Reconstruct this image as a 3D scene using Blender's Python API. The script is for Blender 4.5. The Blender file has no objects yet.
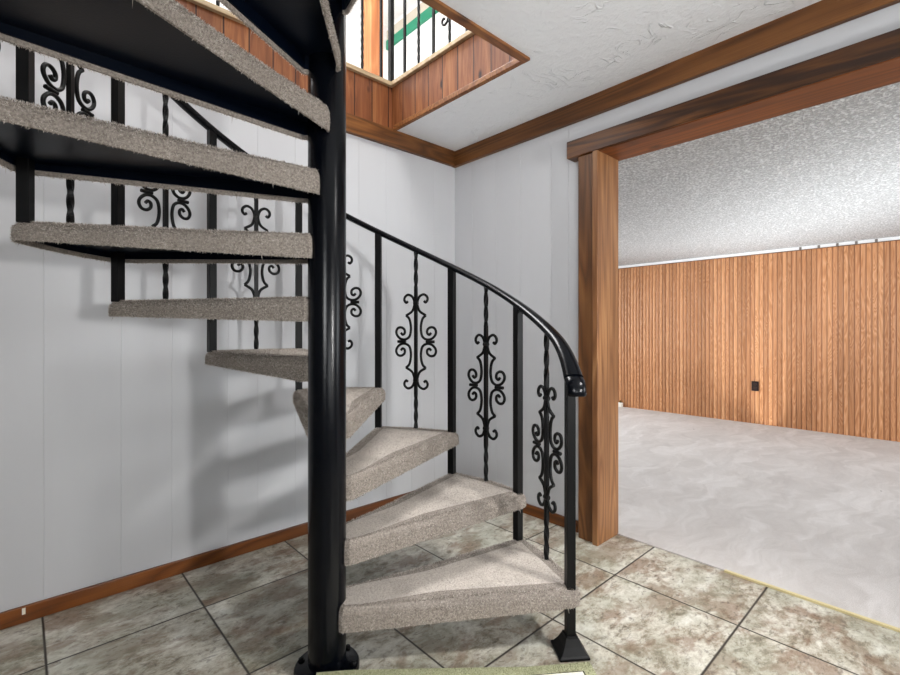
import bpy, bmesh, math, random
from math import sin, cos, pi, radians, atan2, sqrt, hypot
from mathutils import Vector, Matrix
random.seed(7)
scn = bpy.context.scene
COL = scn.collection

# ------------------------------------------------------------------ helpers
def tag(o, label=None, cat=None, group=None, kind=None):
    if label: o['label'] = label
    if cat: o['category'] = cat
    if group: o['group'] = group
    if kind: o['kind'] = kind
    return o

def link(name, me, parent=None):
    o = bpy.data.objects.new(name, me); COL.objects.link(o)
    if parent: o.parent = parent
    return o

def empty(name, loc, rz=0.0):
    o = bpy.data.objects.new(name, None); COL.objects.link(o)
    o.location = loc; o.rotation_euler = (0, 0, rz); o.empty_display_size = .1
    return o

class MB:
    """collects verts and faces of ONE mesh"""
    def __init__(s): s.v = []; s.f = []
    def add(s, vs, fs):
        n = len(s.v); s.v += [tuple(v) for v in vs]; s.f += [tuple(i + n for i in f) for f in fs]
    def box(s, x0, x1, y0, y1, z0, z1):
        s.add([(x0,y0,z0),(x1,y0,z0),(x1,y1,z0),(x0,y1,z0),(x0,y0,z1),(x1,y0,z1),(x1,y1,z1),(x0,y1,z1)],
              [(0,3,2,1),(4,5,6,7),(0,1,5,4),(1,2,6,5),(2,3,7,6),(3,0,4,7)])
    def lathe(s, prof, n=32, c=(0,0,0)):
        vs = []; fs = []
        for r, z in prof:
            for k in range(n):
                a = 2*pi*k/n; vs.append((c[0]+r*cos(a), c[1]+r*sin(a), c[2]+z))
        m = len(prof)
        for j in range(m-1):
            for k in range(n):
                k2 = (k+1) % n
                fs.append((j*n+k, j*n+k2, (j+1)*n+k2, (j+1)*n+k))
        fs.append(tuple(range(n))[::-1]); fs.append(tuple((m-1)*n+k for k in range(n)))
        s.add(vs, fs)
    def loft(s, rings, cap=True, closed=False):
        n = len(rings[0]); vs = [p for r in rings for p in r]; fs = []
        m = len(rings)
        for j in range(m if closed else m-1):
            j2 = (j+1) % m
            for k in range(n):
                k2 = (k+1) % n
                fs.append((j*n+k, j*n+k2, j2*n+k2, j2*n+k))
        if cap and not closed:
            fs.append(tuple(range(n))[::-1]); fs.append(tuple((m-1)*n+k for k in range(n)))
        s.add(vs, fs)
    def tube(s, pts, r, n=8, rfun=None):
        pts = [Vector(p) for p in pts]; rings = []
        up = Vector((0, 0, 1))
        t0 = (pts[1]-pts[0]).normalized()
        ref = up if abs(t0.dot(up)) < .9 else Vector((1, 0, 0))
        nx = t0.cross(ref).normalized()
        for i, p in enumerate(pts):
            a = pts[max(0, i-1)]; b = pts[min(len(pts)-1, i+1)]
            t = (b-a).normalized()
            nx = (nx - t*nx.dot(t)).normalized(); ny = t.cross(nx)
            rr = r if rfun is None else r*rfun(i/(len(pts)-1))
            rings.append([p + nx*rr*cos(2*pi*k/n) + ny*rr*sin(2*pi*k/n) for k in range(n)])
        s.loft(rings)
    def mesh(s, name, mat, smooth=False, sharp=None):
        me = bpy.data.meshes.new(name); me.from_pydata(s.v, [], s.f); me.validate(); me.update()
        if mat: me.materials.append(mat)
        if smooth:
            me.polygons.foreach_set('use_smooth', [True]*len(me.polygons))
            if sharp is not None: me.set_sharp_from_angle(angle=radians(sharp))
        return me
    def build(s, name, mat, parent=None, smooth=False, sharp=40, bevel=0):
        o = link(name, s.mesh(name, mat, smooth, sharp), parent)
        if bevel:
            m = o.modifiers.new('bevel', 'BEVEL'); m.width = bevel; m.segments = 2; m.limit_method = 'ANGLE'; m.angle_limit = radians(50)
        return o

def box(name, x0, x1, y0, y1, z0, z1, mat, parent=None, bevel=0, kind=None):
    b = MB(); b.box(x0, x1, y0, y1, z0, z1)
    o = b.build(name, mat, parent, bevel=bevel)
    if kind: o['kind'] = kind
    return o
def struct(o): o['kind'] = 'structure'; return o

def spline(P, per=6):
    """Catmull-Rom through 2D/3D points"""
    P = [Vector(p) for p in P]; out = []
    for i in range(len(P)-1):
        a = P[i-1] if i else P[0]*2-P[1]; b = P[i]; c = P[i+1]; d = P[i+2] if i+2 < len(P) else P[-1]*2-P[-2]
        for k in range(per):
            t = k/per
            out.append(.5*((2*b)+(c-a)*t+(2*a-5*b+4*c-d)*t*t+(3*b-a-3*c+d)*t**3))
    out.append(P[-1]); return out

# ------------------------------------------------------------------ materials
def lin(c):
    if isinstance(c, str):
        c = [int(c[i:i+2], 16)/255 for i in (0, 2, 4)]
    return tuple((x/12.92 if x <= .04045 else ((x+.055)/1.055)**2.4) for x in c)+(1,)

class NT:
    def __init__(s, name, rough=.5, spec=.5, metal=0):
        s.m = bpy.data.materials.new(name); s.m.use_nodes = True
        s.t = s.m.node_tree; s.b = s.t.nodes['Principled BSDF']
        s.b.inputs['Roughness'].default_value = rough
        s.b.inputs['Metallic'].default_value = metal
        s.b.inputs['Specular IOR Level'].default_value = spec
    def n(s, t, **kw):
        x = s.t.nodes.new(t)
        for k, v in kw.items(): setattr(x, k, v)
        return x
    def put(s, sock, v):
        if isinstance(v, bpy.types.NodeSocket): s.t.links.new(v, sock)
        elif v is not None: sock.default_value = v
    def math(s, op, a, b=None, c=None, clamp=False):
        x = s.n('ShaderNodeMath', operation=op, use_clamp=clamp)
        for i, v in enumerate((a, b, c)):
            if v is not None: s.put(x.inputs[i], v)
        return x.outputs[0]
    def obj(s): return s.n('ShaderNodeTexCoord').outputs['Object']
    def sep(s, v):
        x = s.n('ShaderNodeSeparateXYZ'); s.put(x.inputs[0], v); return x.outputs
    def comb(s, x=0., y=0., z=0.):
        c = s.n('ShaderNodeCombineXYZ')
        for i, v in enumerate((x, y, z)): s.put(c.inputs[i], v)
        return c.outputs[0]
    def mapping(s, v, scale=(1,1,1), loc=(0,0,0), rot=(0,0,0)):
        x = s.n('ShaderNodeMapping'); s.put(x.inputs[0], v)
        x.inputs['Scale'].default_value = scale; x.inputs['Location'].default_value = loc; x.inputs['Rotation'].default_value = rot
        return x.outputs[0]
    def noise(s, v, scale, detail=4, rough=.55, dist=0, col=False):
        x = s.n('ShaderNodeTexNoise'); s.put(x.inputs['Vector'], v)
        x.inputs['Scale'].default_value = scale; x.inputs['Detail'].default_value = detail
        x.inputs['Roughness'].default_value = rough; x.inputs['Distortion'].default_value = dist
        return x.outputs['Color' if col else 'Fac']
    def ramp(s, f, stops, interp='LINEAR'):
        x = s.n('ShaderNodeValToRGB'); s.put(x.inputs[0], f); r = x.color_ramp; r.interpolation = interp
        while len(r.elements) > 1: r.elements.remove(r.elements[-1])
        for i, (p, c) in enumerate(stops):
            e = r.elements[0] if i == 0 else r.elements.new(p)
            e.position = p; e.color = lin(c) if not (isinstance(c, tuple) and len(c) == 4) else c
        return x.outputs[0]
    def mix(s, f, a, b, mode='MIX'):
        x = s.n('ShaderNodeMix', data_type='RGBA', blend_type=mode)
        s.put(x.inputs[0], f)
        for i, v in ((6, a), (7, b)):
            s.put(x.inputs[i], lin(v) if isinstance(v, str) else v)
        return x.outputs[2]
    def white(s, v, dim='3D'):
        x = s.n('ShaderNodeTexWhiteNoise', noise_dimensions=dim)
        s.put(x.inputs['W' if dim == '1D' else 'Vector'], v); return x.outputs['Value']
    def color(s, c): s.put(s.b.inputs['Base Color'], lin(c) if isinstance(c, str) else c)
    def bump(s, h, strength=.3, dist=.01, normal=None):
        x = s.n('ShaderNodeBump'); x.inputs['Strength'].default_value = strength; x.inputs['Distance'].default_value = dist
        s.put(x.inputs['Height'], h)
        if normal is not None: s.put(x.inputs['Normal'], normal)
        s.put(s.b.inputs['Normal'], x.outputs[0]); return x.outputs[0]

def plain(name, c, rough=.5, spec=.5, metal=0, bump=None):
    m = NT(name, rough, spec, metal); v = m.obj()
    n = m.noise(v, 30, 3)
    c = lin(c); m.color(m.mix(n, tuple(x*.93 for x in c[:3])+(1,), tuple(min(1, x*1.07) for x in c[:3])+(1,)))
    if bump: m.bump(m.noise(v, bump[0], 3), bump[1], .002)
    return m.m

def painted_wall(name, c):
    m = NT(name, .62, .3); v = m.obj()
    n = m.noise(m.mapping(v, (1, 1, .25)), 6, 4)
    c = lin(c); m.color(m.mix(n, tuple(x*.95 for x in c[:3])+(1,), tuple(min(1, x*1.04) for x in c[:3])+(1,)))
    m.bump(m.noise(m.mapping(v, (1, 1, .06)), 130, 3), .12, .001)
    return m.m

def plaster(name, c):
    m = NT(name, .75, .2); v = m.obj()
    m.color(c)
    # skip-trowel swirls: thin curved ridges plus low mottling
    d = m.noise(v, 2.3, 2, col=True)
    vv = m.n('ShaderNodeVectorMath', operation='ADD'); m.put(vv.inputs[0], v)
    sc = m.n('ShaderNodeVectorMath', operation='SCALE'); m.put(sc.inputs[0], d); sc.inputs['Scale'].default_value = .9
    m.put(vv.inputs[1], sc.outputs[0])
    w = m.noise(vv.outputs[0], 6.5, 3, .5, .9)
    ridge = m.math('SUBTRACT', 1., m.math('MULTIPLY', m.math('ABSOLUTE', m.math('SUBTRACT', w, .5)), 34.), clamp=True)
    mask = m.ramp(m.noise(v, 6.5, 2), [(.5, '000000'), (.64, 'ffffff')])
    r2 = m.math('MULTIPLY', ridge, mask)
    low = m.noise(v, 22, 5, .65)
    h = m.math('ADD', m.math('MULTIPLY', r2, .8), m.math('MULTIPLY', low, 1.))
    m.bump(h, .75, .010)
    return m.m

def popcorn(name, c):
    m = NT(name, .9, .1); v = m.obj()
    a = m.noise(v, 75, 3, .6); b = m.noise(v, 28, 2)
    h = m.ramp(a, [(.42, '000000'), (.62, 'ffffff')])
    c = lin(c)
    m.color(m.mix(h, tuple(x*.55 for x in c[:3])+(1,), c))
    m.bump(m.math('ADD', h, m.math('MULTIPLY', b, .5)), .8, .012)
    return m.m

def wood(name, dark, mid, light, axis='x', rough=.45, ring=14, var=.5, stain=None):
    """stained softwood; grain runs along AXIS"""
    m = NT(name, rough, .4); v = m.obj()
    sc = {'x': (.07, 1, 1), 'y': (1, .07, 1), 'z': (1, 1, .07)}[axis]
    p = m.mapping(v, sc)
    warp = m.noise(p, 5, 3, .5, .6)
    big = m.math('SUBTRACT', m.math('FRACT', m.math('MULTIPLY', warp, ring)), .5)
    ringf = m.math('MULTIPLY', m.math('ABSOLUTE', big), 2.)
    fine = m.noise(m.mapping(v, tuple(.25*s if s < 1 else s for s in sc)), 240, 3, .65)
    f = m.math('ADD', m.math('MULTIPLY', ringf, .45), m.math('MULTIPLY', fine, .55))
    c = m.ramp(f, [(.12, dark), (.48, mid), (.86, light)])
    patch = m.noise(m.mapping(v, tuple(.4 if s < 1 else 1. for s in sc)), 3.2, 3)
    c = m.mix(m.math('MULTIPLY', m.ramp(patch, [(.38, 'ffffff'), (.62, '000000')]), var), c, dark)
    # knots
    vo = m.n('ShaderNodeTexVoronoi'); m.put(vo.inputs['Vector'], m.mapping(v, tuple(.45 if s < 1 else 1. for s in sc)))
    vo.inputs['Scale'].default_value = 4.5
    k = m.ramp(vo.outputs['Distance'], [(.03, 'ffffff'), (.10, '000000')])
    c = m.mix(m.math('MULTIPLY', k, .8), c, stain or '1c0c05')
    m.color(c)
    m.bump(f, .12, .002)
    return m.m

def plank_wood(name, axis, width):
    """vertical boards: AXIS is the horizontal coordinate"""
    m = NT(name, .5, .35); v = m.obj(); s = m.sep(v)
    u = m.math('DIVIDE', s[0 if axis == 'x' else 1], width)
    idx = m.math('FLOOR', u); fr = m.math('FRACT', u)
    rnd = m.white(idx, '1D')
    off = m.comb(m.math('MULTIPLY', rnd, 7.), m.math('MULTIPLY', rnd, 3.), m.math('MULTIPLY', rnd, 11.))
    a = m.n('ShaderNodeVectorMath', operation='ADD'); m.put(a.inputs[0], v); m.put(a.inputs[1], off)
    g = m.noise(m.mapping(a.outputs[0], (1, 1, .09)), 34, 4, .6, .7)
    c = m.ramp(g, [(.25, '6b432a'), (.5, '9a6a45'), (.75, 'b58a60')])
    tint = m.ramp(rnd, [(0., '9a6a50'), (.35, 'c09a80'), (.7, 'b08870'), (1., 'd8b48c')])
    c = m.mix(.75, c, tint, 'MULTIPLY')
    c = m.mix(1., c, (1.15, 1.15, 1.15, 1), 'MULTIPLY')
    vo = m.n('ShaderNodeTexVoronoi'); m.put(vo.inputs['Vector'], m.mapping(a.outputs[0], (1, 1, .5))); vo.inputs['Scale'].default_value = 7
    k = m.ramp(vo.outputs['Distance'], [(.05, 'ffffff'), (.13, '000000')])
    c = m.mix(k, c, '2a1008')
    line = m.math('LESS_THAN', m.math('ABSOLUTE', m.math('SUBTRACT', fr, .5)), .47)
    c = m.mix(line, '3a1c0e', c)
    m.color(c); m.bump(line, .5, .004)
    return m.m

def bead_panel(name, width):
    m = NT(name, .42, .35); v = m.obj(); s = m.sep(v)
    idx = m.math('FLOOR', m.math('DIVIDE', m.math('SUBTRACT', s[1], -3.3), width)); rnd = m.white(idx, '1D')
    off = m.comb(m.math('MULTIPLY', rnd, 9.), m.math('MULTIPLY', rnd, 5.), m.math('MULTIPLY', rnd, 13.))
    a = m.n('ShaderNodeVectorMath', operation='ADD'); m.put(a.inputs[0], v); m.put(a.inputs[1], off)
    warp = m.noise(m.mapping(a.outputs[0], (1, 1, .10)), 11, 2, .5, 1.2)
    r = m.math('ABSOLUTE', m.math('SUBTRACT', m.math('FRACT', m.math('MULTIPLY', warp, 16.)), .5))
    fine = m.noise(m.mapping(a.outputs[0], (1, 1, .02)), 170, 3)
    f = m.math('ADD', m.math('MULTIPLY', r, .8), m.math('MULTIPLY', fine, .6))
    c = m.ramp(f, [(.2, 'b17c52'), (.5, 'd0996c'), (.85, 'e4b892')])
    fr = m.math('ABSOLUTE', m.math('SUBTRACT', m.math('FRACT', m.math('DIVIDE', m.math('SUBTRACT', s[1], -3.3), width)), .5))
    c = m.mix(m.ramp(fr, [(.36, '000000'), (.47, 'd0d0d0')]), c, '7c4d2c')
    tint = m.ramp(rnd, [(0., 'd0c4ba'), (.5, 'eee2da'), (1., 'fffaf4')])
    m.color(m.mix(1., c, tint, 'MULTIPLY')); m.bump(fine, .08, .001)
    return m.m

def tiles(name):
    m = NT(name, .42, .45); v = m.obj(); s = m.sep(v)
    u = m.math('DIVIDE', m.math('SUBTRACT', s[0], .064), .487); w = m.math('DIVIDE', m.math('SUBTRACT', s[1], 2.074), .5015)
    fu = m.math('ABSOLUTE', m.math('SUBTRACT', m.math('FRACT', u), .5)); fw = m.math('ABSOLUTE', m.math('SUBTRACT', m.math('FRACT', w), .5))
    edge = m.math('MAXIMUM', fu, fw)
    body = m.ramp(edge, [(.4905, 'ffffff'), (.4945, '000000')])
    idc = m.comb(m.math('FLOOR', u), m.math('FLOOR', w), 0.)
    rnd = m.white(idc)
    off = m.comb(m.math('MULTIPLY', rnd, 17.), m.math('MULTIPLY', rnd, 29.), m.math('MULTIPLY', rnd, 5.))
    a = m.n('ShaderNodeVectorMath', operation='ADD'); m.put(a.inputs[0], v); m.put(a.inputs[1], off)
    st = m.mapping(a.outputs[0], (.7, 1, 1), rot=(0, 0, .3))
    big = m.noise(st, 5.5, 7, .7, .6); mid = m.noise(st, 24, 8, .78, .3); rust = m.noise(m.mapping(a.outputs[0], (.6, 1, 1), (5, 3, 1)), 7, 5, .68, .4)
    f = m.math('ADD', m.math('MULTIPLY', big, .52), m.math('MULTIPLY', mid, .48))
    c = m.ramp(f, [(.36, '5f5446'), (.43, '938a78'), (.48, 'b9b3a4'), (.53, 'cfcbbe'), (.62, 'e6e4db')])
    c = m.mix(m.ramp(rust, [(.48, '000000'), (.58, 'c8c8c8')]), c, '7c5b44')
    green = m.noise(m.mapping(a.outputs[0], (1, 1, 1), (9, 1, 4)), 4, 3)
    c = m.mix(m.ramp(green, [(.44, '000000'), (.62, 'a0a0a0')]), c, '9aa08e')
    speck = m.noise(m.mapping(a.outputs[0], (.6, 1, 1)), 42, 5, .75, .4)
    c = m.mix(m.ramp(speck, [(.36, 'c0c0c0'), (.46, '000000')]), c, '4a3c30')
    c = m.mix(body, '3a352f', c)
    m.color(c)
    m.put(m.b.inputs['Roughness'], m.math('ADD', m.math('MULTIPLY', mid, .3), .3))
    m.bump(m.math('ADD', m.math('MULTIPLY', body, 1.), m.math('MULTIPLY', mid, .25)), .35, .004)
    return m.m

def floor_carpet(name):
    m = NT(name, .95, .1); v = m.obj()
    d = m.noise(v, 1.6, 3, .6, 0, True)
    sc = m.n('ShaderNodeVectorMath', operation='SCALE'); m.put(sc.inputs[0], d); sc.inputs['Scale'].default_value = .7
    ad = m.n('ShaderNodeVectorMath', operation='ADD'); m.put(ad.inputs[0], v); m.put(ad.inputs[1], sc.outputs[0])
    cells = []
    for k, (sx, rz) in enumerate(((3.2, .5), (3.6, -.25), (2.2, 1.1))):
        vo = m.n('ShaderNodeTexVoronoi', feature='SMOOTH_F1'); vo.inputs['Scale'].default_value = 1.7+.6*k; vo.inputs['Smoothness'].default_value = .12
        m.put(vo.inputs['Vector'], m.mapping(ad.outputs[0], (1., sx, 1.), (3*k, k, 0), (0, 0, rz)))
        cells.append(m.sep(vo.outputs['Color'])[k])
    sw = m.math('ADD', m.math('MULTIPLY', cells[0], .34), m.math('ADD', m.math('MULTIPLY', cells[1], .33), m.math('MULTIPLY', cells[2], .33)))
    broad = m.noise(m.mapping(ad.outputs[0], (1, 4.5, 1), rot=(0, 0, .45)), 2.6, 5, .65, .3)
    fine = m.noise(v, 230, 3, .7)
    f = m.math('ADD', m.math('MULTIPLY', sw, .22), m.math('ADD', m.math('MULTIPLY', broad, .46), m.math('MULTIPLY', fine, .32)))
    c = m.ramp(f, [(.32, 'bcb6b3'), (.50, 'cbc6c3'), (.66, 'dad6d4')])
    sp = m.n('ShaderNodeTexVoronoi'); sp.inputs['Scale'].default_value = 2.6; m.put(sp.inputs['Vector'], v)
    m.color(m.mix(m.math('LESS_THAN', sp.outputs['Distance'], .022), c, '4a443f'))
    m.bump(fine, .6, .006)
    return m.m

def tuft(name, dark, mid, light, soil=None):
    m = NT(name, .95, .08); v = m.obj()
    g = m.n('ShaderNodeNewGeometry').outputs['Random Per Island']
    n = m.noise(v, 160, 3, .7)
    f = m.math('ADD', m.math('MULTIPLY', g, .45), m.math('MULTIPLY', n, .55))
    c = m.ramp(f, [(.25, dark), (.5, mid), (.78, light)])
    if soil:
        sn = m.noise(v, 6.5, 5, .62, .6)
        c = m.mix(m.ramp(sn, [(.46, '000000'), (.66, '9a9a9a')]), c, soil)
    m.color(c)
    return m.m

M_WALL = painted_wall('wall_paint', 'c6c7ca')
M_CEIL = plaster('ceiling_plaster', 'f0f2f5')
M_POP = popcorn('popcorn_ceiling', 'dadada')
M_TRIMX = wood('trim_wood_x', '3d220c', '6b411d', '87582c', 'x')
M_TRIMY = wood('trim_wood_y', '3d220c', '6b411d', '87582c', 'y')
M_BASEX = wood('baseboard_wood_x', '4a270b', '743f14', '8e5522', 'x', .35)
M_BASEY = wood('baseboard_wood_y', '4a270b', '743f14', '8e5522', 'y', .35)
M_JAMB = wood('jamb_wood', '5d3a1f', '8c5e39', 'ab7f54', 'z')
M_CASE = wood('casing_wood', '412712', '6a4221', '855a33', 'z')
M_HEADF = wood('header_wood_dark', '1d0f07', '4a2a11', '774a20', 'y', .45, 12, .85)
M_HEAD = wood('header_wood', '45210a', '703a14', '8e501f', 'y', .42)
M_PLX = plank_wood('stairwell_boards_x', 'x', .122)
M_PLY = plank_wood('stairwell_boards_y', 'y', .122)
M_SILL = wood('sill_wood', '9a8264', 'c0a986', 'd2c0a0', 'x', .5, 10, .2, 'a08060')
M_FASC = wood('fascia_wood', '5d3418', '8f5a30', 'ac7843', 'x')
M_BEAD = bead_panel('panel_wood', .0455)
M_TILE = tiles('slate_tiles')
M_CARP = floor_carpet('pale_carpet')
M_TUFT = tuft('stair_carpet', '6b635c', 'b0a79e', 'ddd5cd', '827a73')
M_UP = plain('upstairs_paint', 'f2f2f2', .7, .2)
M_TEAL = plain('teal_paint', '1f8a68', .5)
M_BEIGE = plain('beige_board', 'c9c0b0', .6)
M_OAK = wood('upstairs_post_wood', '7a4424', '9c5f36', 'b4794a', 'z', .5, 12, .3)

def iron(name, c, rough, coat=.3, spec=.22):
    m = NT(name, rough, spec); v = m.obj()
    m.color(c); m.bump(m.noise(v, 170, 3), .16, .0015)
    m.b.inputs['Coat Weight'].default_value = coat; m.b.inputs['Coat Roughness'].default_value = .18
    return m.m
M_IRON = iron('black_iron', '050506', .42, 0, .2)
M_POLE = iron('black_enamel_pole', '04060b', .22, .04, .2)
M_PAN = iron('navy_steel', '040a16', .3, 0, .12)

# ------------------------------------------------------------------ setting
H = 1.125
CZ = 2.39                     # ceiling
W1Y, W2X = 2.445, 2.293       # the two white walls
UF = 2.67                     # upper floor

def v_wall(axis, face, a0, a1, z0, z1, grooves, thick, inward, w=.004, d=.0016):
    """painted panel wall with V grooves: AXIS = coordinate that runs along it, FACE = its plane, INWARD = sign of the room side"""
    prof = [(a0, 0)]
    for g in sorted(grooves):
        prof += [(g-w/2, 0), (g, -d), (g+w/2, 0)]
    prof.append((a1, 0)); prof += [(a1, -thick), (a0, -thick)]
    b = MB()
    def P(a, o, z): return (a, face+inward*o, z) if axis == 'x' else (face+inward*o, a, z)
    r0 = [P(a, o, z0) for a, o in prof]; r1 = [P(a, o, z1) for a, o in prof]
    b.loft([r0, r1]); return b

ALLX = []
def wx(px):     # X on the left wall under pixel column px
    k = (px-450)/468; d = W1Y/(-.6766*k+.7364); return (.7368*k+.6761)*d
g1 = [wx(p) for p in (44, 121, 172, 228)]
g1 += [.9, 1.1, 1.295, 1.5, 1.70, 1.9, 2.1, -.2, -.6, -1.0, -1.4]
struct(v_wall('x', W1Y, -2.7, 2.43, 0, CZ+.0, g1, .1, -1).build('wall_left', M_WALL))
g2 = [1.50, 1.62, 1.85, 2.05, 2.27]
struct(v_wall('y', W2X, 1.36, W1Y, 0, CZ, g2, .10, -1).build('wall_right', M_WALL))
box('wall_right_header', W2X, W2X+.10, -1.30, 1.36, 2.165, CZ, M_WALL, kind='structure')
g3 = [-1.6+.2*k for k in range(-7, 1)]
struct(v_wall('y', W2X, -3.3, -1.30, 0, CZ, g3, .10, -1).build('wall_right_front', M_WALL))
box('wall_back', -2.7, W2X+.1, -3.4, -3.3, 0, CZ, M_WALL, kind='structure')
box('wall_far_left', -2.8, -2.7, -3.4, W1Y+.1, 0, CZ, M_WALL, kind='structure')
box('floor', -2.8, 2.42, -3.4, W1Y+.1, -.06, 0, M_TILE, kind='structure')
# ceiling with the stair opening
b = MB()
HX0, HX1, HY0, HY1, HXS = -.24, 1.735, .42, 1.39, 1.08
for r in ((-2.8, HX0-.01, -3.4, W1Y+.1), (HX1+.01, W2X+.1, -3.4, W1Y+.1), (HX0-.01, HX1+.01, -3.4, HY0-.01), (HXS+.01, HX1+.01, HY0-.01, HY1-.01)):
    b.box(r[0], r[1], r[2], r[3], CZ, CZ+.05)
struct(b.build('ceiling', M_CEIL))
# ceiling trims
box('trim_1', -2.7, W2X-.03, W1Y-.03, W1Y, 2.285, CZ+.003, M_TRIMX, bevel=.003, kind='structure')
box('trim_2', W2X-.03, W2X, -3.3, W1Y, 2.283, CZ, M_TRIMY, bevel=.003, kind='structure')
box('baseboard_left', -2.7, W2X-.014, W1Y-.016, W1Y, 0, .062, M_BASEX, bevel=.003, kind='structure')
box('baseboard_right', W2X-.016, W2X, 1.385, W1Y, 0, .062, M_BASEY, bevel=.003, kind='structure')
# opening: casing, jamb, header
box('trim_3', 2.225, W2X, 1.305, 1.398, 0, 2.062, M_CASE, bevel=.004, kind='structure')
box('trim_4', 2.208, 2.43, 1.272, 1.303, 0, 2.062, M_JAMB, bevel=.003, kind='structure')
box('trim_5', 2.212, W2X, -1.40, 1.462, 2.064, 2.158, M_HEADF, bevel=.004, kind='structure')
box('trim_6', 2.224, 2.445, -1.25, 1.30, 2.060, 2.10, M_HEAD, bevel=.004, kind='structure')
box('trim_7', 2.225, W2X, -1.33, -1.25, 0, 2.062, M_CASE, bevel=.004, kind='structure')
box('trim_8', 2.212, 2.43, -1.25, -1.215, 0, 2.059, M_JAMB, bevel=.003, kind='structure')

# ---- panelled room beyond the opening
R2X = 6.47; R2Y0, R2Y1 = -3.3, 5.2; R2Z = 2.05
box('floor_carpet', 2.42, R2X+.1, R2Y0-.1, R2Y1+.1, -.06, .006, M_CARP, kind='structure')
box('ceiling_popcorn', 2.393, R2X+.1, R2Y0-.1, R2Y1+.1, 2.062, 2.14, M_POP, kind='structure')
b = MB(); prof = []; W = .0455; y = R2Y0
while y < R2Y1:
    for t, o in ((0, -.010), (.09, -.009), (.17, -.003), (.34, -.0004), (.5, 0), (.70, -.0004), (.86, -.003), (.93, -.009)):
        prof.append((y+t*W, o))
    y += W
prof += [(y, -.010), (y, -.06), (R2Y0, -.06)]
b.loft([[(R2X-o, a, z) for a, o in prof] for z in (0, 2.021)])
struct(b.build('wall_panelled', M_BEAD, smooth=True, sharp=50))
box('wall_panelled_side', 2.393, R2X, R2Y1, R2Y1+.08, 0, 2.062, M_WALL, kind='structure')
box('wall_panelled_front', 2.393, R2X, R2Y0-.08, R2Y0, 0, 2.062, M_WALL, kind='structure')
box('trim_9', R2X-.012, R2X+.05, R2Y0, R2Y1, 2.026, 2.061, M_UP, kind='structure')
box('trim_10', R2X-.016, R2X-.0005, R2Y0, R2Y1, 2.020, 2.026, M_TRIMY, kind='structure')
# thin yellowish carpet tack strip where carpet meets tile
box('trim_11', 2.408, 2.424, -1.2, .74, -.002, .009, plain('raw_pine', 'd6c898', .6), kind='structure')

# ---- stairwell lining
box('trim_12', HX0-.05, HX1+.005, W1Y-.012, W1Y+.02, CZ+.003, UF-.012, M_PLX, kind='structure')
box('trim_13', HX1, HX1+.02, HY1, W1Y-.012, CZ-.004, UF-.012, M_PLY, kind='structure')
box('trim_14', HX1-.007, HX1+.012, HY1, W1Y-.03, CZ-.006, CZ+.022, M_FASC, bevel=.003, kind='structure')
box('trim_15', HXS-.02, HX1+.012, HY1-.040, HY1, CZ-.012, UF-.002, M_FASC, bevel=.003, kind='structure')
box('trim_16', HX0-.05, HX1+.07, W1Y-.035, W1Y+.09, UF-.012, UF+.014, M_SILL, bevel=.003, kind='structure')
box('trim_17', HX1-.022, HX1+.07, HY1, W1Y-.035, UF-.012, UF+.014, M_SILL, bevel=.003, kind='structure')
box('trim_18', HX0-.02, HX0, HY0, W1Y-.012, CZ-.004, UF-.012, M_PLY, kind='structure')
box('trim_19', HX0, HXS, HY0-.02, HY0, CZ-.004, UF-.012, M_PLX, kind='structure')
box('trim_20', HXS, HXS+.02, HY0, HY1-.045, CZ-.004, UF-.012, M_PLY, kind='structure')
# ---- upper storey
b = MB()
UX0, UX1, UY0, UY1, UZ = -2.8, 3.6, -3.4, 5.14, 5.15
for r in ((UX0, HX0-.02, UY0, UY1), (HX1+.05, UX1, UY0, UY1), (HX0-.02, HX1+.05, W1Y+.05, UY1), (HX0-.02, HX1+.05, UY0, HY0-.02), (HXS+.02, HX1+.05, HY0-.02, HY1-.045)):
    b.box(r[0], r[1], r[2], r[3], CZ+.05, UF-.012)
struct(b.build('floor_upstairs', M_CARP))
box('wall_upstairs_right', UX1, UX1+.1, UY0, UY1, UF-.012, UZ, M_UP, kind='structure')
box('wall_upstairs_back', UX0, UX1, UY1, UY1+.1, UF-.012, UZ, M_UP, kind='structure')
box('wall_upstairs_left', UX0-.1, UX0, UY0, UY1, UF-.012, UZ, M_UP, kind='structure')
box('wall_upstairs_front', UX0, UX1, UY0-.1, UY0, UF-.012, UZ, M_UP, kind='structure')
box('ceiling_upstairs', UX0-.1, UX1+.1, UY0-.1, UY1+.1, UZ, UZ+.1, M_UP, kind='structure')
box('trim_21', UX1-.03, UX1, UY0, UY1, 4.84, 4.955, M_TEAL, kind='structure')
box('trim_22', UX1-.02, UX1, UY0, UY1, 4.957, 5.09, M_BEIGE, kind='structure')
t = box('timber_post', 2.44, 2.58, 3.76, 3.90, UF-.012, UZ, M_OAK, bevel=.006)
tag(t, 'orange-brown timber post standing upstairs behind the railing', 'post')

# ------------------------------------------------------------------ spiral staircase
PX, PY = .7514, 1.422
YAW = 42.56
TH1 = radians(5.787-YAW); DTH = radians(27.078)
R = .833; RISE = .2010; Z1 = .2275
PR = .0615
stair = empty('spiral_staircase', (PX, PY, 0))
tag(stair, 'black iron spiral staircase with beige carpeted treads and scrollwork balusters', 'staircase')

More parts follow.
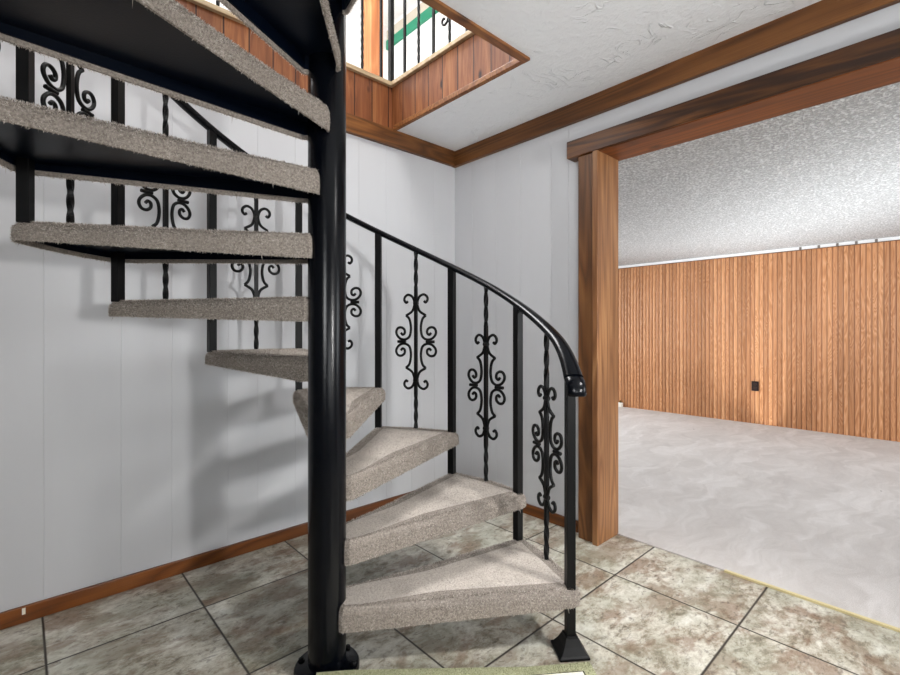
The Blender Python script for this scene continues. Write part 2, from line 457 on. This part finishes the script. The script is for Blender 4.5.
b = MB(); b.lathe([(PR, .0), (PR, 3.62), (PR*.9, 3.66), (.001, 3.68)], 48)
b.build('centre_pole', M_POLE, stair, True, 40)
b = MB(); b.lathe([(.106, 0), (.106, .012), (.102, .018), (.082, .021), (.070, .026), (PR+.001, .029)], 48)
fl = b.build('base_flange', M_POLE, stair, True, 40)
for k in range(6):
    a = k*pi/3+.2; b = MB(); b.lathe([(.010, 0), (.010, .008), (.006, .011)], 6, (.09*cos(a), .09*sin(a), .018))
    b.build('bolt', M_IRON, fl)

# tread plan (pole at origin, front edge radial along +x), fronts at angle 0, backs at DTH
def outline(grow=0.0, dth=DTH, n_arc=22):
    ro = R+.036+grow
    fi, fo = .056+grow, .034+grow      # front edge behind/ahead offsets (inner, outer)
    bi, bo = .050+grow, .026+grow
    r0 = .036-grow*.2
    pts = []
    a = Vector((r0, -fi)); c = Vector((ro*.999, -fo))
    ca, sa = cos(dth), sin(dth)
    rot = lambda x, y: Vector((x*ca-y*sa, x*sa+y*ca))
    d = rot(ro*.999, bo); e = rot(r0, bi)
    a0 = atan2(c.y, c.x); a1 = atan2(d.y, d.x)
    for k in range(40): pts.append(a.lerp(c, k/40))
    arc = [Vector((ro*cos(a0+(a1-a0)*k/n_arc), ro*sin(a0+(a1-a0)*k/n_arc))) for k in range(n_arc+1)]
    pts += arc
    for k in range(1, 40): pts.append(d.lerp(e, k/40))
    pts.append(e)
    for k in range(1, 4): pts.append(e.lerp(a, k/4))
    # round the two outer corners
    for it in range(3):
        q = [p.copy() for p in pts]
        for i, p in enumerate(pts):
            for cc, rr in ((c, .045), (d, .045), (a, .016), (e, .016)):
                if (p-cc).length < rr:
                    q[i] = p*.34+(pts[i-1]+pts[(i+1) % len(pts)])*.33
        pts = q
    return pts

def inset(pts, s, taper=False):
    out = []; n = len(pts)
    for i, p in enumerate(pts):
        t = (pts[(i+1) % n]-pts[i-1]).normalized(); e = s*min(1, max(.3, (p.length-.04)/.33)) if taper else s; out.append(p+Vector((-t.y, t.x))*e)
    return out

def lip_h(p):
    r = min(max((p.length-.1)/.75, 0), 1); return .078-.022*r

def flat(b, pts, z, flip=False):
    idx = list(range(len(pts)))
    b.add([(p.x, p.y, z) for p in pts], [tuple(idx[::-1] if flip else idx)])

def inside(p, poly):
    c = False; j = len(poly)-1
    for i in range(len(poly)):
        if (poly[i].y > p.y) != (poly[j].y > p.y) and p.x < (poly[j].x-poly[i].x)*(p.y-poly[i].y)/(poly[j].y-poly[i].y)+poly[i].x: c = not c
        j = i
    return c

def carpet_mesh(dth, rng):
    o = outline(0, dth); b = MB()
    rings = []
    for s, z in ((.060, .002), (.034, .0005), (.020, -.0035), (.009, -.010), (.002, -.019), (0, -.030)):
        rings.append([(p.x, p.y, z) for p in inset(o, s, True)])
    rings.append([(p.x, p.y, -lip_h(q)*.6) for p, q in zip(inset(o, -.001), o)])
    rings.append([(p.x, p.y, -lip_h(q)) for p, q in zip(o, o)])
    rings.append([(p.x, p.y, -lip_h(q)) for p, q in zip(inset(o, .007), o)])
    rings.append([(p.x, p.y, -.018) for p in inset(o, .007)])
    b.loft(rings[::-1], cap=False)
    flat(b, inset(o, .060, True), .002)
    # pile
    def blade(p, d, ln, w):
        t = d.cross(Vector((rng.uniform(-1, 1), rng.uniform(-1, 1), rng.uniform(-1, 1)))).normalized()*w
        n = len(b.v); b.v += [tuple(p-t), tuple(p+t), tuple(p+d*ln)]; b.f.append((n, n+1, n+2))
    xs = [p.x for p in o]; ys = [p.y for p in o]
    area = sum(o[i-1].cross(o[i]) for i in range(len(o)))/2
    inner = inset(o, .018, True); cnt = int(area/(.0031**2)); k = 0
    while k < cnt:
        p = Vector((rng.uniform(min(xs), max(xs)), rng.uniform(min(ys), max(ys))))
        if not inside(p, inner): continue
        d = Vector((rng.gauss(0, .55), rng.gauss(0, .55), 1)).normalized()
        blade(Vector((p.x, p.y, -.001)), d, rng.uniform(.004, .0075), .0011); k += 1
    n = len(o)
    for i in range(n):
        p, q = o[i], o[(i+1) % n]; L = (q-p).length; t = (q-p)/max(L, 1e-6); nrm = Vector((t.y, -t.x))
        if i >= n-5: continue
        m = int(L*.075/(.0029**2))
        for _ in range(m):
            f = rng.random(); s = p.lerp(q, f); h = lip_h(s); z = -rng.random()*(h+.002)
            if rng.random() > h/.075: continue
            pos = Vector((s.x-nrm.x*.001, s.y-nrm.y*.001, z))
            if z > -.028: pos -= Vector((nrm.x, nrm.y, 0))*(.022*((z+.028)/.028)**2.2)
            d = Vector((nrm.x, nrm.y, max(0, (z+.028)/.028)))+Vector((t.x, t.y, 0))*rng.gauss(0, .5)+Vector((0, 0, rng.gauss(-.15, .5)))
            blade(pos, d.normalized(), rng.uniform(.004, .0075), .0011)
        for _ in range(int(L/.0032)):                     # frayed lower edge
            f = rng.random(); s = p.lerp(q, f)
            pos = Vector((s.x-nrm.x*rng.uniform(0, .007), s.y-nrm.y*rng.uniform(0, .007), -lip_h(s)+.001))
            d = Vector((nrm.x*rng.gauss(.1, .4)+t.x*rng.gauss(0, .5), nrm.y*rng.gauss(.1, .4)+t.y*rng.gauss(0, .5), -1)).normalized()
            ln = rng.uniform(.003, .009) if rng.random() > .03 else rng.uniform(.012, .026)
            blade(pos, d, ln, .0011)
    return b.mesh('tread_carpet', M_TUFT)

def pan_mesh(dth):
    o = outline(-.0075, dth); b = MB()
    t = .005
    i2 = inset(o, t)
    zt = -.018; lh = lambda q: -(lip_h(q)-.013)
    outer_t = [(p.x, p.y, zt) for p in o]; outer_b = [(p.x, p.y, lh(p)) for p in o]
    inn_b = [(p.x, p.y, lh(q)) for p, q in zip(i2, o)]; inn_t = [(p.x, p.y, zt-.005) for p in i2]
    b.loft([inn_t, inn_b, outer_b, outer_t], cap=False)
    flat(b, o, zt); flat(b, i2, zt-.005, True)
    return b.mesh('tread', M_PAN)

rng = random.Random(3)
NT_ = 12
cm = carpet_mesh(DTH, rng); pm = pan_mesh(DTH)
for k in range(NT_):
    z = Z1+k*RISE
    tr = link('tread', pm, stair); tr.location = (0, 0, z); tr.rotation_euler = (0, 0, TH1+k*DTH)
    link('carpet_cover', cm, tr)
# landing wedge at the top
LA = radians(71.5)
z = Z1+NT_*RISE
tr = link('landing', pan_mesh(LA), stair); tr.location = (0, 0, z); tr.rotation_euler = (0, 0, TH1+NT_*DTH)
link('carpet_cover', carpet_mesh(LA, random.Random(5)), tr)

def zt(th): return Z1+RISE*(th-TH1)/DTH
RAIL = .780
def railz(th):
    i = (th-TH1)/DTH
    z = zt(th)+RAIL-.011+.0027*i+.034*min(max((4.6-i)/3.2, 0), 1)
    e = i*27/9
    if e < 1: z -= .030*(1-e)**2
    return z

def sqring(c, half, ang, z, hy=None):
    hy = hy or half
    ca, sa = cos(ang), sin(ang)
    return [(c[0]+x*ca-y*sa, c[1]+x*sa+y*ca, z) for x, y in ((-half, -hy), (half, -hy), (half, hy), (-half, hy))]

# posts: square, one at the front corner of every tread
for k in range(NT_+1):
    th = TH1+k*DTH; c = (R*cos(th), R*sin(th))
    zb = Z1+(k-1)*RISE-.004 if k else .0
    b = MB(); b.loft([sqring(c, .0155, th, zb), sqring(c, .0155, th, railz(th)-.004)])
    po = b.build('post', M_IRON, stair, bevel=.0015)
    if k == 0:
        b = MB()
        b.loft([sqring(c, w, th, zz) for w, zz in ((.053, 0), (.053, .008), (.046, .013), (.033, .034), (.023, .056), (.021, .064))])
        b.build('base_shoe', M_IRON, po, bevel=.002)

# spindles with scrollwork
PXM = .2365/149
top = [(27,128),(33,124),(39,132),(37,142),(27,149),(15,145),(8,135),(5,122),(7,109),(14,95),(33,83)]
low = [(33,83),(23,73),(18,56),(17,36),(22,16),(36,7),(52,9),(64,20),(67,32),(61,43),(49,45),(39,38),(38,27),(45,22),(51,28)]
def scroll_mesh():
    b = MB()
    for sx in (1, -1):
        for sz in (1, -1):
            for seg in (top, low):
                pts = [(sx*x*PXM, 0, sz*y*PXM) for x, y in seg]
                b.tube(spline(pts, 5), .0066, 8, lambda t: 1.0)
        b.tube([(sx*34*PXM, 0, 0), (sx*62*PXM, 0, 0)], .0075, 8)           # clip between the two volutes
    for zc in (122, -122):
        b.tube([(-.0115, 0, zc*PXM), (.0115, 0, zc*PXM)], .011, 8)
    return b.mesh('scroll', M_IRON, True, 60)
def spindle_mesh(zlo, zhi, zmid, half=.0078, twists=((.27, .47, 1.5), (-.45, -.27, -1.5))):
    b = MB(); rings = []; n = int((zhi-zlo)/.008)
    for i in range(n+1):
        z = zlo+(zhi-zlo)*i/n; a = 0
        for t0, t1, turns in twists:
            f = min(max((z-zmid-t0)/(t1-t0), 0), 1); a += f*turns*2*pi/2
        rings.append(sqring((0, 0), half, a, z))
    b.loft(rings); return b
sm = scroll_mesh()
for k in range(NT_):
    th = TH1+(k+.5)*DTH; zb = Z1+k*RISE; zm = zb+.437
    b = spindle_mesh(zb-.006, railz(th)-.004, zm)
    me = b.mesh('baluster', M_IRON)
    ba = link('baluster', me, stair); ba.location = (R*cos(th), R*sin(th), 0); ba.rotation_euler = (0, 0, th+pi/2)
    s = link('scroll', sm, ba); s.location = (0, 0, zm)

# handrail: flattened oval section on the circle
b = MB(); rings = []; N = 170
th0, th9 = TH1-radians(2.6), TH1+NT_*DTH+radians(2)
prof = [(.0235*cos(2*pi*k/14)*(1 if abs(cos(2*pi*k/14)) < .9 else .97), .0145*sin(2*pi*k/14)) for k in range(14)]
for i in range(N+1):
    th = th0+(th9-th0)*i/N
    c = Vector((R*cos(th), R*sin(th), railz(th))); er = Vector((cos(th), sin(th), 0))
    sl = (railz(th+.01)-railz(th-.01))/(.02*R); tg = (Vector((-sin(th), cos(th), 0))+Vector((0, 0, sl))).normalized()
    up = er.cross(tg)
    if up.z < 0: up = -up
    g = 1+.22*max(0, 1-(th-TH1)/(1.6*DTH))+.18*max(0, 1-(th-TH1)/radians(9))**2
    rings.append([tuple(c+er*x*g+up*z*g) for x, z in prof])
b.loft(rings)
hr = b.build('handrail', M_POLE, stair, True, 50)
# dropped end of the rail, lapping over the newel
b = MB(); rings = []
th = th0; er = Vector((cos(th), sin(th), 0)); fw = Vector((sin(th), -cos(th), 0))
base = Vector((R*cos(th), R*sin(th), railz(th)))
sl = (railz(th+.02)-railz(th))/(.02*R)
path = [(-.010, .010*sl, 1.), (.006, -.006*sl-.001, 1.), (.019, -.012, 1.), (.028, -.024, 1.), (.032, -.040, 1.), (.0325, -.054, .98), (.0325, -.058, .88)]
for i, (f, z, g) in enumerate(path):
    a = path[max(0, i-1)]; c = path[min(len(path)-1, i+1)]
    tg = (fw*(c[0]-a[0])+Vector((0, 0, c[1]-a[1]))).normalized(); up = tg.cross(er)
    if i == 0: sgn = 1 if up.z > 0 else -1
    rings.append([tuple(base+fw*f+Vector((0, 0, z))+er*x*1.5*g+up*sgn*y*1.3*g) for x, y in prof])
b.loft(rings)
b.build('end_cap', M_POLE, hr, True, 50)

# ------------------------------------------------------------------ upstairs railing
rail = empty('upstairs_railing', (HX1+.03, W1Y+.04, UF+.014))
tag(rail, 'black iron railing standing on the sill round the stairwell upstairs', 'railing')
RZ = .92
def up_obj(me, name, x, y, rot=0):
    o = link(name, me, rail); o.location = (x, y, 0); o.rotation_euler = (0, 0, rot); return o
b = MB(); b.loft([sqring((0, 0), .014, 0, 0), sqring((0, 0), .014, 0, RZ)]); up_obj(b.mesh('corner_post', M_IRON), 'corner_post', 0, 0)
b = MB(); b.loft([sqring((0, 0), .007, 0, 0), sqring((0, 0), .007, 0, RZ)]); plain_b = b.mesh('post', M_IRON)
b = spindle_mesh(0, RZ, .45, .0066, ((.02, .40, 4.), (-.42, -.02, -4.))); tw = b.mesh('baluster', M_IRON)
for k in range(1, 8):
    y = -.008-.138*k
    o = up_obj(plain_b if k % 2 else tw, 'post' if k % 2 else 'baluster', 0, y, 0)
    if k % 4 == 0: s = link('scroll', sm, o); s.location = (0, 0, .40); s.rotation_euler = (0, 0, pi/2)
for k in range(1, 14):
    x = .06-.138*k
    o = up_obj(plain_b if k % 2 else tw, 'post' if k % 2 else 'baluster', x, 0, 0)
b = MB(); b.box(-1.95, .022, -.02, .02, RZ, RZ+.025); b.box(-.022, .022, -1.02, -.02, RZ, RZ+.025)
b.build('rail', M_POLE, rail)

# ------------------------------------------------------------------ small things
# rug in front of the stair
def cam(lat, d): return Vector((.7368*lat+.6761*d, -.6766*lat+.7364*d))
rA = cam(-.420, 1.476); rB = cam(.468, 1.572)
ex = (rB-rA); WR = ex.length; ex.normalize(); ey = Vector((ex.y, -ex.x)); LR = .62
P0 = Vector((PX, PY))
def rug_z(p):
    d = (p-P0).length
    s = 1-min(max((d-.112)/.55, 0), 1)
    return .001+.034*s
def rug_sheet(u0, u1, v0, v1, th, lift, du=.012):
    b = MB(); nu = max(2, int((u1-u0)/du)); nv = max(2, int((v1-v0)/du))
    for top_ in (1, 0):
        vs = []
        for j in range(nv+1):
            for i in range(nu+1):
                p = rA+ex*(u0+(u1-u0)*i/nu)+ey*(v0+(v1-v0)*j/nv)
                vs.append((p.x, p.y, rug_z(p)+lift+(th if top_ else 0)))
        fs = []
        for j in range(nv):
            for i in range(nu):
                q = (j*(nu+1)+i, j*(nu+1)+i+1, (j+1)*(nu+1)+i+1, (j+1)*(nu+1)+i)
                fs.append(q[::-1] if top_ else q)
        if top_: V = vs; F = fs
        else: V = V+vs; F = F+[tuple(i+len(vs) for i in f) for f in fs]
    n = (nu+1)*(nv+1)
    loop = [i for i in range(nu+1)]+[(j+1)*(nu+1)-1 for j in range(1, nv+1)]+[nv*(nu+1)+i for i in range(nu-1, -1, -1)]+[j*(nu+1) for j in range(nv-1, 0, -1)]
    for a, c in zip(loop, loop[1:]+loop[:1]): F.append((a, c, c+n, a+n))
    b.add(V, F); return b
M_RUGG = tuft('rug_border_pile', '6b6d50', 'a3a584', 'cfcdb0'); M_RUGC = tuft('rug_field_pile', 'c9c2ae', 'e2dccb', 'f2eee2')
rug = empty('rug', (0, 0, 0)); tag(rug, 'cream rug with sage green border lying at the foot of the stairs', 'rug')
b = rug_sheet(0, WR, 0, LR, .010, 0)
r5 = random.Random(11)
for _ in range(52000):
    u = r5.uniform(-.001, WR+.001); v = r5.uniform(-.001, LR)
    if .05 < u < WR-.05 and v > .05: continue
    p = rA+ex*u+ey*v; z = rug_z(p)+.0095
    if v < .003 or u < .003 or u > WR-.003: z -= r5.random()*.007
    d = Vector((r5.gauss(0, .5), r5.gauss(0, .5), 1)).normalized()
    if v < .003: d = (d+Vector((-ey.x, -ey.y, -.3))*1.2).normalized()
    t = d.cross(Vector((r5.uniform(-1, 1), r5.uniform(-1, 1), .1))).normalized()*.0011; q = Vector((p.x, p.y, z)); n = len(b.v)
    b.v += [tuple(q-t), tuple(q+t), tuple(q+d*r5.uniform(.003, .006))]; b.f.append((n, n+1, n+2))
b.build('border', M_RUGG, rug)
rug_sheet(.036, WR-.036, .040, LR-.036, .0015, .0105).build('inner_line', plain('rug_line', '3d4034', .95, .1), rug)
rug_sheet(.042, WR-.042, .046, LR-.042, .0030, .0110).build('field', M_RUGC, rug)
M_OCH = plain('rug_ochre', '9b8a3e', .95, .1)
for cu, cv in ((.085, .066), (WR-.085, LR-.08)):
    p = rA+ex*cu+ey*cv; z = rug_z(p)+.0135; b = MB(); ring = []
    for k in range(40):
        a = k*2*pi/40; rr = .016*(1+.35*cos(5*a)); q = p+ex*rr*1.2*cos(a)+ey*rr*.8*sin(a); ring.append((q.x, q.y))
    b.loft([[(x, y, zz) for x, y in ring] for zz in (z, z+.003)]); b.build('flower_motif', M_OCH, rug)

# wall outlet on the panelling
oc = empty('wall_outlet', (R2X-.001, 1.653, .455))
tag(oc, 'dark brown duplex outlet low on the wood-panelled wall', 'outlet')
M_BRN = plain('brown_plastic', '1d0f0a', .35)
box('cover_plate', -.008, 0, -.038, .038, -.058, .058, M_BRN, oc, bevel=.003)
for dz in (-.024, .024):
    b = MB(); n = 16
    b.loft([[(x, .017*cos(2*pi*k/n), dz+max(-.0145, min(.0145, .019*sin(2*pi*k/n)))) for k in range(n)] for x in (-.012, -.007)])
    rc = b.build('receptacle', plain('brown_receptacle', '35211a', .4), oc)
    for dy in (-.006, .006):
        box('slot', -.0125, -.0115, dy-.001, dy+.001, dz-.001, dz+.007, plain('slot_black', '050505', .6), rc)
b = MB(); b.lathe([(.0001, -.0), (.003, 0), (.003, .002)], 8, (0, 0, 0))
sc = b.build('screw', plain('dull_brass', '6b5a35', .4, .5, .8), oc); sc.rotation_euler = (0, -pi/2, 0); sc.location = (-.008, 0, 0)

# small white jack box in the far corner of the carpeted room
jb = empty('jack_box', (R2X-.028, 3.345, .0065)); tag(jb, 'small white box on the carpet at the far left foot of the panelled wall', 'box')
box('housing', -.03, .018, -.035, .035, 0, .062, plain('white_plastic', 'f2ece0', .4), jb, bevel=.004)
b = MB(); b.lathe([(.014, .062), (.016, .070), (.013, .088), (.004, .094)], 14); b.build('knob', plain('brass_knob', '5e4a22', .4, .5, .6), jb, True, 40)

# clips along the white strip above the panelling
for py in (800, 818.5, 837, 856, 876):
    k = (py-450)/468; d = (R2X-.02)/(.7368*k+.6761); Y = (-.6766*k+.7364)*d
    b = MB(); b.box(-.004, 0, -.011, .011, -.010, .022)
    b.tube(spline([(-.004, 0, .004), (-.014, 0, .0), (-.018, 0, .010), (-.012, 0, .018)], 4), .004, 6)
    o = b.build('ceiling_hook', plain('grey_clip', '77716c', .5)); o.location = (R2X-.0125, Y, 2.034)
    tag(o, 'small grey hook on the white strip above the wood panelling', 'hook', 'hooks along the top of the panelled wall')
# little pale chip stuck on the baseboard
o = box('cable_clip', -.005, .005, -.006, 0, -.012, .010, plain('white_clip', 'e9e2d2', .5)); o.location = (wx(24), W1Y-.0162, .048)
tag(o, 'tiny white cable clip on the wooden baseboard under the left wall', 'clip')

# ------------------------------------------------------------------ light
def area(name, loc, to, sx, sy, power, col=(1, 1, 1), spread=180):
    l = bpy.data.lights.new(name, 'AREA'); l.shape = 'RECTANGLE'; l.size = sx; l.size_y = sy; l.energy = power; l.color = col; l.spread = radians(spread)
    o = bpy.data.objects.new(name, l); COL.objects.link(o); o.location = loc
    o.rotation_euler = (Vector(to)-Vector(loc)).to_track_quat('-Z', 'Y').to_euler(); return o
area('key_window', (1.10, -2.6, 1.26), (1.6, 2.4, 1.4), .18, .22, 30, (1, .99, .97), 120)
area('side_window', (2.1, -3.1, 1.5), (.2, 2.4, .9), .4, .4, 4)
area('right_wall_fill', (-2.4, -2.2, 1.6), (2.3, 1.4, 1.6), 1.2, 1.0, 16, (.97, .99, 1), 70)  # added fill light to brighten the right wall; no window here
area('ceiling_fill', (.2, -1.0, 1.0), (.8, .2, 2.4), .7, .7, 9, (.95, .98, 1), 130)  # added upward fill to lift the ceiling and the ambient level
area('beyond_window', (4.6, -3.2, 1.3), (5.0, 2, .1), 3.0, 1.2, 96, (.92, .97, 1), 120)
area('beyond_lamp', (4.4, 4.9, 1.3), (4.9, 0, .1), 3.0, 1.2, 72, (.92, .97, 1), 120)
area('beyond_ceiling_fill', (5.0, .9, .25), (5.25, 1.1, 2.3), 1.0, 4.4, 46, (.92, .97, 1), 100)  # unseen upward fill, added for the bright band on the popcorn ceiling
area('tread_tile_fill', (1.75, -.75, 2.36), (1.25, .95, .1), .3, .3, 13, (1, .99, .97), 75)  # added downlight to brighten lower tread lips and tiles; no fitting there
area('upstairs_window', (-2.6, 3.6, 4.0), (3, 3.6, 3.8), 3.0, 1.8, 110)
area('upstairs_front_fill', (.5, -.6, 4.7), (.5, 2.4, 1.6), 1.2, .8, 60)  # added light, no window: brightens top of left wall through the stairwell
area('upstairs_lamp', (1.2, 2.9, 5.05), (1.1, 1.6, 0), 1.6, 1.6, 260)
w = bpy.data.worlds.new('world'); scn.world = w; w.use_nodes = True
w.node_tree.nodes['Background'].inputs[0].default_value = (.8, .85, .9, 1); w.node_tree.nodes['Background'].inputs[1].default_value = .3

# ------------------------------------------------------------------ camera
cd = bpy.data.cameras.new('camera'); cd.sensor_width = 36; cd.lens = 468/900*36; cd.shift_y = -7.5/900; cd.clip_start = .05
co = bpy.data.objects.new('camera', cd); COL.objects.link(co); co.location = (0, 0, H); co.rotation_euler = (pi/2, 0, radians(-42.56))
scn.camera = co
vs = scn.view_settings; vs.view_transform = 'Standard'; vs.look = 'None'; vs.gamma = 1; vs.use_curve_mapping = False; vs.exposure = 0
scn.cycles.max_bounces = 8; scn.cycles.diffuse_bounces = 5
